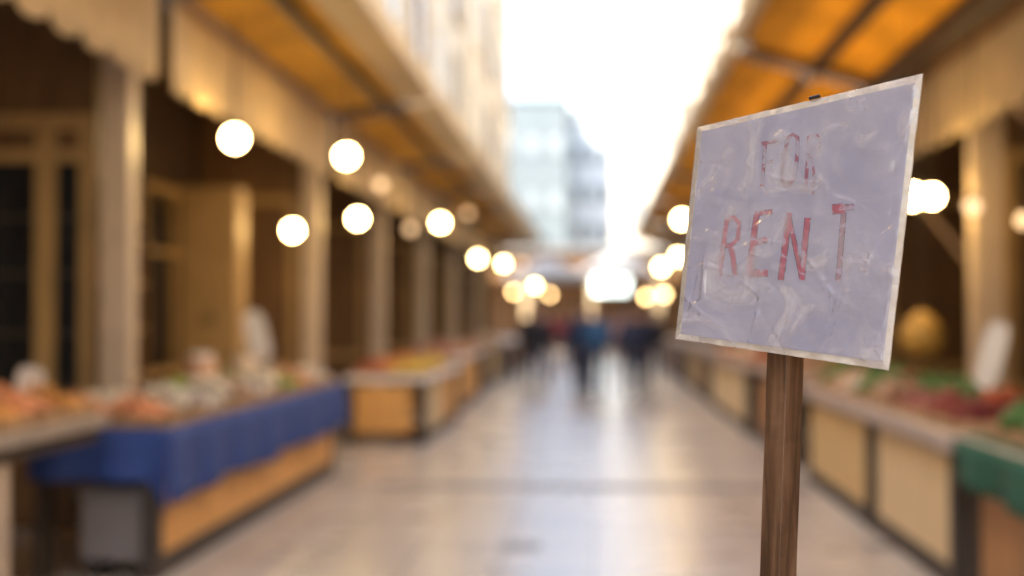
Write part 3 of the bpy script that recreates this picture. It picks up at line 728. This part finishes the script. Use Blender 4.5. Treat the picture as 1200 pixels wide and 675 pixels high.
pole_base = spb - dv * (spb.z / dv.z)
root = empty('for_rent_sign', (pole_base.x, pole_base.y, 0), 'lavender FOR RENT sign in crumpled plastic on a brown wooden pole', 'sign')
# backing board (cream) with a worn edge
board_m = mat('cream_board_edge', (.82, .68, .50), .35, .25, 40, c2=(.88, .82, .70))
b = MB(); nn = 40
def edgej(u, v, s_): 
    x, y = uv(u, v); j = .0009 * noise.noise(Vector((x * 60, y * 60, s_))); return (x + j, y + j * .7)
fr = []; 
per = [(i / nn, 0) for i in range(nn)] + [(1, i / nn) for i in range(nn)] + [(1 - i / nn, 1) for i in range(nn)] + [(0, 1 - i / nn) for i in range(nn)]
f1 = [b.b.verts.new(W(edgej(u, v, 1), -.0012)) for u, v in per]; f2 = [b.b.verts.new(W(edgej(u, v, 1), -.0042)) for u, v in per]
b.b.faces.new(f1); b.b.faces.new(f2[::-1])
for k in range(len(per)): b.b.faces.new((f1[k], f2[k], f2[(k + 1) % len(per)], f1[(k + 1) % len(per)]))
board = b.build('board', board_m, root)
# paper sheet
def paper_mat():
    m = bpy.data.materials.new('lavender_paper'); m.use_nodes = True; n = m.node_tree; p = n.nodes['Principled BSDF']; L = n.links.new
    tc = n.nodes.new('ShaderNodeTexCoord')
    nz = n.nodes.new('ShaderNodeTexNoise'); nz.inputs['Scale'].default_value = 14; nz.inputs['Detail'].default_value = 7
    cr = n.nodes.new('ShaderNodeValToRGB'); cr.color_ramp.elements[0].position = .3; cr.color_ramp.elements[0].color = (.31, .305, .40, 1)
    cr.color_ramp.elements[1].position = .7; cr.color_ramp.elements[1].color = (.40, .39, .485, 1)
    L(tc.outputs['Object'], nz.inputs['Vector']); L(nz.outputs['Fac'], cr.inputs[0]); L(cr.outputs[0], p.inputs['Base Color'])
    p.inputs['Roughness'].default_value = .5
    return m
PAPER = paper_mat()
g = .026
b = MB(); b.grid(lambda u, v: W(uv(g + (1 - 2 * g) * u, g + (1 - 2 * g) * v), soft(*uv(g + (1 - 2 * g) * u, g + (1 - 2 * g) * v)) * .8), 90, 90)
paper = b.build('paper_sheet', PAPER, root, smooth=True)
# lettering
def letter_mat(name, cA, cB, cut):
    m = bpy.data.materials.new(name); m.use_nodes = True; n = m.node_tree; p = n.nodes['Principled BSDF']; L = n.links.new
    tc = n.nodes.new('ShaderNodeTexCoord'); nz = n.nodes.new('ShaderNodeTexNoise'); nz.inputs['Scale'].default_value = 75; nz.inputs['Detail'].default_value = 6; nz.inputs['Distortion'].default_value = .6
    cr = n.nodes.new('ShaderNodeValToRGB'); e = cr.color_ramp.elements
    e[0].position = cut - .03; e[0].color = (*cB, 1); e[1].position = cut + .02; e[1].color = (*cA, 1)
    x = e.new(min(.95, cut + .2)); x.color = (cA[0] * .8, cA[1] * .9, cA[2] * .9, 1)
    L(tc.outputs['Object'], nz.inputs['Vector']); L(nz.outputs['Fac'], cr.inputs[0]); L(cr.outputs[0], p.inputs['Base Color']); p.inputs['Roughness'].default_value = .45
    bp = n.nodes.new('ShaderNodeBump'); bp.inputs['Strength'].default_value = .5; bp.inputs['Distance'].default_value = .002
    L(nz.outputs['Fac'], bp.inputs['Height']); L(bp.outputs[0], p.inputs['Normal'])
    return m
RED = letter_mat('worn_red_ink', (.44, .075, .12), (.42, .30, .37), .44)
FAINT = letter_mat('faded_red_ink', (.32, .08, .13), (.36, .33, .39), .50)
MAUVE = letter_mat('mauve_ink_outline', (.09, .06, .09), (.27, .22, .29), .50)
GREYI = letter_mat('faded_grey_ink', (.24, .18, .24), (.38, .32, .40), .47)
Z = lambda x, y: (820 + x / 3.067, 130 + y / 3.067)
def stroke(b, pts, wpx, mi, h):
    P2 = [Vector(onp(*Z(*p))) for p in pts]; wd = wpx / 3.067 * 1.79 / FPX
    # resample
    out = []
    for a, c_ in zip(P2, P2[1:]):
        n = max(2, int((c_ - a).length / .0025))
        for i in range(n): out.append(a + (c_ - a) * i / n)
    out.append(P2[-1])
    prev = None
    for i, q in enumerate(out):
        d = (out[min(i + 1, len(out) - 1)] - out[max(i - 1, 0)]).normalized(); nn_ = Vector((-d.y, d.x))
        ww = wd * (1 + .16 * noise.noise(Vector((q.x * 160, q.y * 160, wpx))))
        cur = [b.b.verts.new(W(q + nn_ * ww * k, soft(*(q + nn_ * ww * k)) * .8 + h)) for k in (-.5, 0, .5)]
        if prev:
            for k in (0, 1):
                f = b.b.faces.new((prev[k], prev[k + 1], cur[k + 1], cur[k])); f.material_index = mi
        prev = cur
def letter(strokes, fill, edge, dw=6):
    b = MB()
    for pts, w_ in strokes: stroke(b, pts, w_ + dw, 1, .0003)
    for i, (pts, w_) in enumerate(strokes): stroke(b, pts, w_, 0, .0005 + .00005 * i)
    o = b.build('letter', fill, paper, smooth=True); o.data.materials.append(edge); return o
letter([([(236, 112), (231, 190), (224, 272)], 11), ([(222, 118), (284, 106)], 11), ([(232, 186), (262, 180)], 7)], FAINT, MAUVE, 4)
letter([([(296, 258), (306, 150), (318, 98), (336, 84), (352, 96), (352, 150), (342, 240), (322, 266), (300, 262)], 11)], FAINT, MAUVE, 4)
letter([([(393, 90), (388, 190), (380, 290)], 11), ([(393, 92), (420, 88), (434, 104), (428, 130), (396, 144)], 12), ([(398, 150), (412, 220), (408, 300)], 7)], FAINT, GREYI, 4)
letter([([(98, 392), (84, 500), (72, 592)], 17), ([(96, 394), (122, 382), (142, 402), (138, 460), (116, 482), (88, 486)], 14), ([(112, 490), (122, 530), (128, 592)], 18)], RED, GREYI)
letter([([(206, 372), (192, 470), (178, 592)], 20), ([(200, 370), (262, 362)], 14), ([(192, 476), (244, 462)], 18), ([(172, 584), (246, 582)], 24)], RED, MAUVE)
letter([([(322, 366), (308, 480), (292, 608)], 20), ([(388, 384), (376, 500), (368, 608)], 19), ([(320, 380), (342, 480), (366, 596)], 14)], RED, MAUVE)
letter([([(476, 354), (520, 350)], 34), ([(520, 348), (556, 344)], 18), ([(518, 362), (508, 480), (498, 614)], 16)], letter_mat('dull_mauve_ink', (.33, .17, .22), (.40, .32, .40), .46), MAUVE)
# a red end on the T's bar is where the ink survives
b = MB(); stroke(b, [(476, 354), (522, 350)], 30, 0, .0008); b.build('ink_patch', RED, paper, smooth=True)
# crumpled film over everything
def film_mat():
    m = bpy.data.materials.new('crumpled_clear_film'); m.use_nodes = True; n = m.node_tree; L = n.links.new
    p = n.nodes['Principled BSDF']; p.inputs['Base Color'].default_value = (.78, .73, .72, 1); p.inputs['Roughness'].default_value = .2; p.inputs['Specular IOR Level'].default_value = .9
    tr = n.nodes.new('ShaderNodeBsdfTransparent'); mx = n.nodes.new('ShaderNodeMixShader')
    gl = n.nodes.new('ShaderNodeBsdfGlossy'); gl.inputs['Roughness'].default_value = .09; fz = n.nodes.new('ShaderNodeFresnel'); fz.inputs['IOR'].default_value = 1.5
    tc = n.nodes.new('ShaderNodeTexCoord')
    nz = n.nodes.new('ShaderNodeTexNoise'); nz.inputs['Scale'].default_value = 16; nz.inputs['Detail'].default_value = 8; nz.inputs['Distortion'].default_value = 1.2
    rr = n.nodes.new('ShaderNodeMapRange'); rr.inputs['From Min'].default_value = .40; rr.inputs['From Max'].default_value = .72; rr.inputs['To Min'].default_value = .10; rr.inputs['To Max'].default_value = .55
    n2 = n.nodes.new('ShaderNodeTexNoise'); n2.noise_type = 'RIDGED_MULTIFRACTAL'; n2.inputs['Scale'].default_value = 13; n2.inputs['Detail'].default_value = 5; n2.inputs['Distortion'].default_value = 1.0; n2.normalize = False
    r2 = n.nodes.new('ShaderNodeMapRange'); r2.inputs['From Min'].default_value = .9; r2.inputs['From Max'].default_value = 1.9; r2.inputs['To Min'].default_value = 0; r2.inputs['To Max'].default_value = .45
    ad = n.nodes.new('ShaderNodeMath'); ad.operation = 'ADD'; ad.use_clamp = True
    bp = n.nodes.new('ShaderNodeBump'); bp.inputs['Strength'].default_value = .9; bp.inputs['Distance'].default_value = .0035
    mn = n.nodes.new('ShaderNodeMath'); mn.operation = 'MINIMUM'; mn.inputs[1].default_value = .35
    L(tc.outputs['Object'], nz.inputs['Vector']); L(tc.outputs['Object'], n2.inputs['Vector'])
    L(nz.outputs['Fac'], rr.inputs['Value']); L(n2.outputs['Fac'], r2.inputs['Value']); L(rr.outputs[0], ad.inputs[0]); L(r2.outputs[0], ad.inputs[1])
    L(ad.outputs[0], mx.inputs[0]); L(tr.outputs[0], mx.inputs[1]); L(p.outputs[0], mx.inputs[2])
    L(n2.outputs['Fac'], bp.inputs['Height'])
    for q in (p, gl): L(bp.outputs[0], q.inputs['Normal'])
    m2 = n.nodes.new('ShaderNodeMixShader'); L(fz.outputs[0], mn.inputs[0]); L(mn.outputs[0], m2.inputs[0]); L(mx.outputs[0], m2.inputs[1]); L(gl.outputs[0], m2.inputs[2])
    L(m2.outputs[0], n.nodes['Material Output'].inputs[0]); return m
def filmf(u, v):
    x, y = edgej(u, v, 1); e = min(1, 34 * min(u, v, 1 - u, 1 - v))
    return W((x, y), -.0008 + (soft(x, y) * .9 + .0036 + crumple(x, y) + max(-.0012, crease(x, y))) * e)
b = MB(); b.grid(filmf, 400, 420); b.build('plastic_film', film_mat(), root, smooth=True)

# wooden pole: square section turned so that two faces show, slightly leaning
def wood_mat():
    m = bpy.data.materials.new('weathered_brown_wood'); m.use_nodes = True; n = m.node_tree; p = n.nodes['Principled BSDF']; L = n.links.new
    tc = n.nodes.new('ShaderNodeTexCoord'); mp = n.nodes.new('ShaderNodeMapping'); mp.inputs['Scale'].default_value = (26, 26, 2.0)
    n1 = n.nodes.new('ShaderNodeTexNoise'); n1.inputs['Scale'].default_value = 2.4; n1.inputs['Detail'].default_value = 9; n1.inputs['Distortion'].default_value = .8
    cr = n.nodes.new('ShaderNodeValToRGB'); e = cr.color_ramp.elements
    e[0].position = .30; e[0].color = (.095, .048, .02, 1); e[1].position = .72; e[1].color = (.34, .195, .105, 1); x = e.new(.5); x.color = (.20, .10, .048, 1)
    n2 = n.nodes.new('ShaderNodeTexNoise'); n2.inputs['Scale'].default_value = 22; n2.inputs['Detail'].default_value = 8; n2.inputs['Distortion'].default_value = 1.5
    mx = n.nodes.new('ShaderNodeMixRGB'); mx.blend_type = 'MULTIPLY'; mx.inputs[0].default_value = .55
    bp = n.nodes.new('ShaderNodeBump'); bp.inputs['Strength'].default_value = .5; bp.inputs['Distance'].default_value = .0010
    L(tc.outputs['Object'], mp.inputs[0]); L(mp.outputs[0], n1.inputs['Vector']); L(tc.outputs['Object'], n2.inputs['Vector'])
    L(n1.outputs['Fac'], cr.inputs[0]); L(cr.outputs[0], mx.inputs[1]); L(n2.outputs['Fac'], mx.inputs[2]); L(mx.outputs[0], p.inputs['Base Color'])
    L(n1.outputs['Fac'], bp.inputs['Height']); L(bp.outputs[0], p.inputs['Normal']); p.inputs['Roughness'].default_value = .55
    return m
def pole_c(z): return pole_base + dv * (z / dv.z)
off = Vector((0, 0.034, 0))
b = MB(); ns = 90
top_z = (W(uv(.53, 0)) + EY * 0).z - .03
hs = .0168
ang = R(41)                                   # turn of the square section
corners = []
for a in ((-1, -1), (1, -1), (1, 1), (-1, 1)):
    n0 = Vector((a[0] * hs, a[1] * hs))
    # small chamfers
    for cx, cy in (((a[0] * (hs - .0009), a[1] * hs), (a[0] * hs, a[1] * (hs - .0009))) if a[0] * a[1] < 0 else ((a[0] * hs, a[1] * (hs - .0009)), (a[0] * (hs - .0009), a[1] * hs))):
        corners.append((cx * math.cos(ang) - cy * math.sin(ang), cx * math.sin(ang) + cy * math.cos(ang)))
rings = []
for i in range(ns + 1):
    z = .02 + (top_z - .02) * i / ns; c = pole_c(z) + off
    rings.append([b.b.verts.new((c.x + x * (1 + .03 * noise.noise(Vector((k * 3.1, z * 9, 0)))), c.y + y * (1 + .03 * noise.noise(Vector((k * 5.3, z * 9, 4)))), z)) for k, (x, y) in enumerate(corners)])
n8 = len(corners)
for a, c_ in zip(rings, rings[1:]):
    for k in range(n8): b.b.faces.new((a[k], a[(k + 1) % n8], c_[(k + 1) % n8], c_[k]))
b.b.faces.new(rings[0][::-1]); b.b.faces.new(rings[-1])
b.build('pole', wood_mat(), root)
c = pole_c(.01) + off
MB().box(c.x - .2, c.x + .2, c.y - .2, c.y + .2, 0.002, .022, bevel=.004).build('base_plate', M['dark'], root)
q = onp(955, 114)
MB().box(-.006, .006, -.006, .006, -.003, .003).b.free()
b = MB(); cc = W(q, .0); b.tube([cc - EX * .007 + NRM * .001, cc + EX * .007 + NRM * .001], .0022, 8); b.build('staple', M['metal'], root)
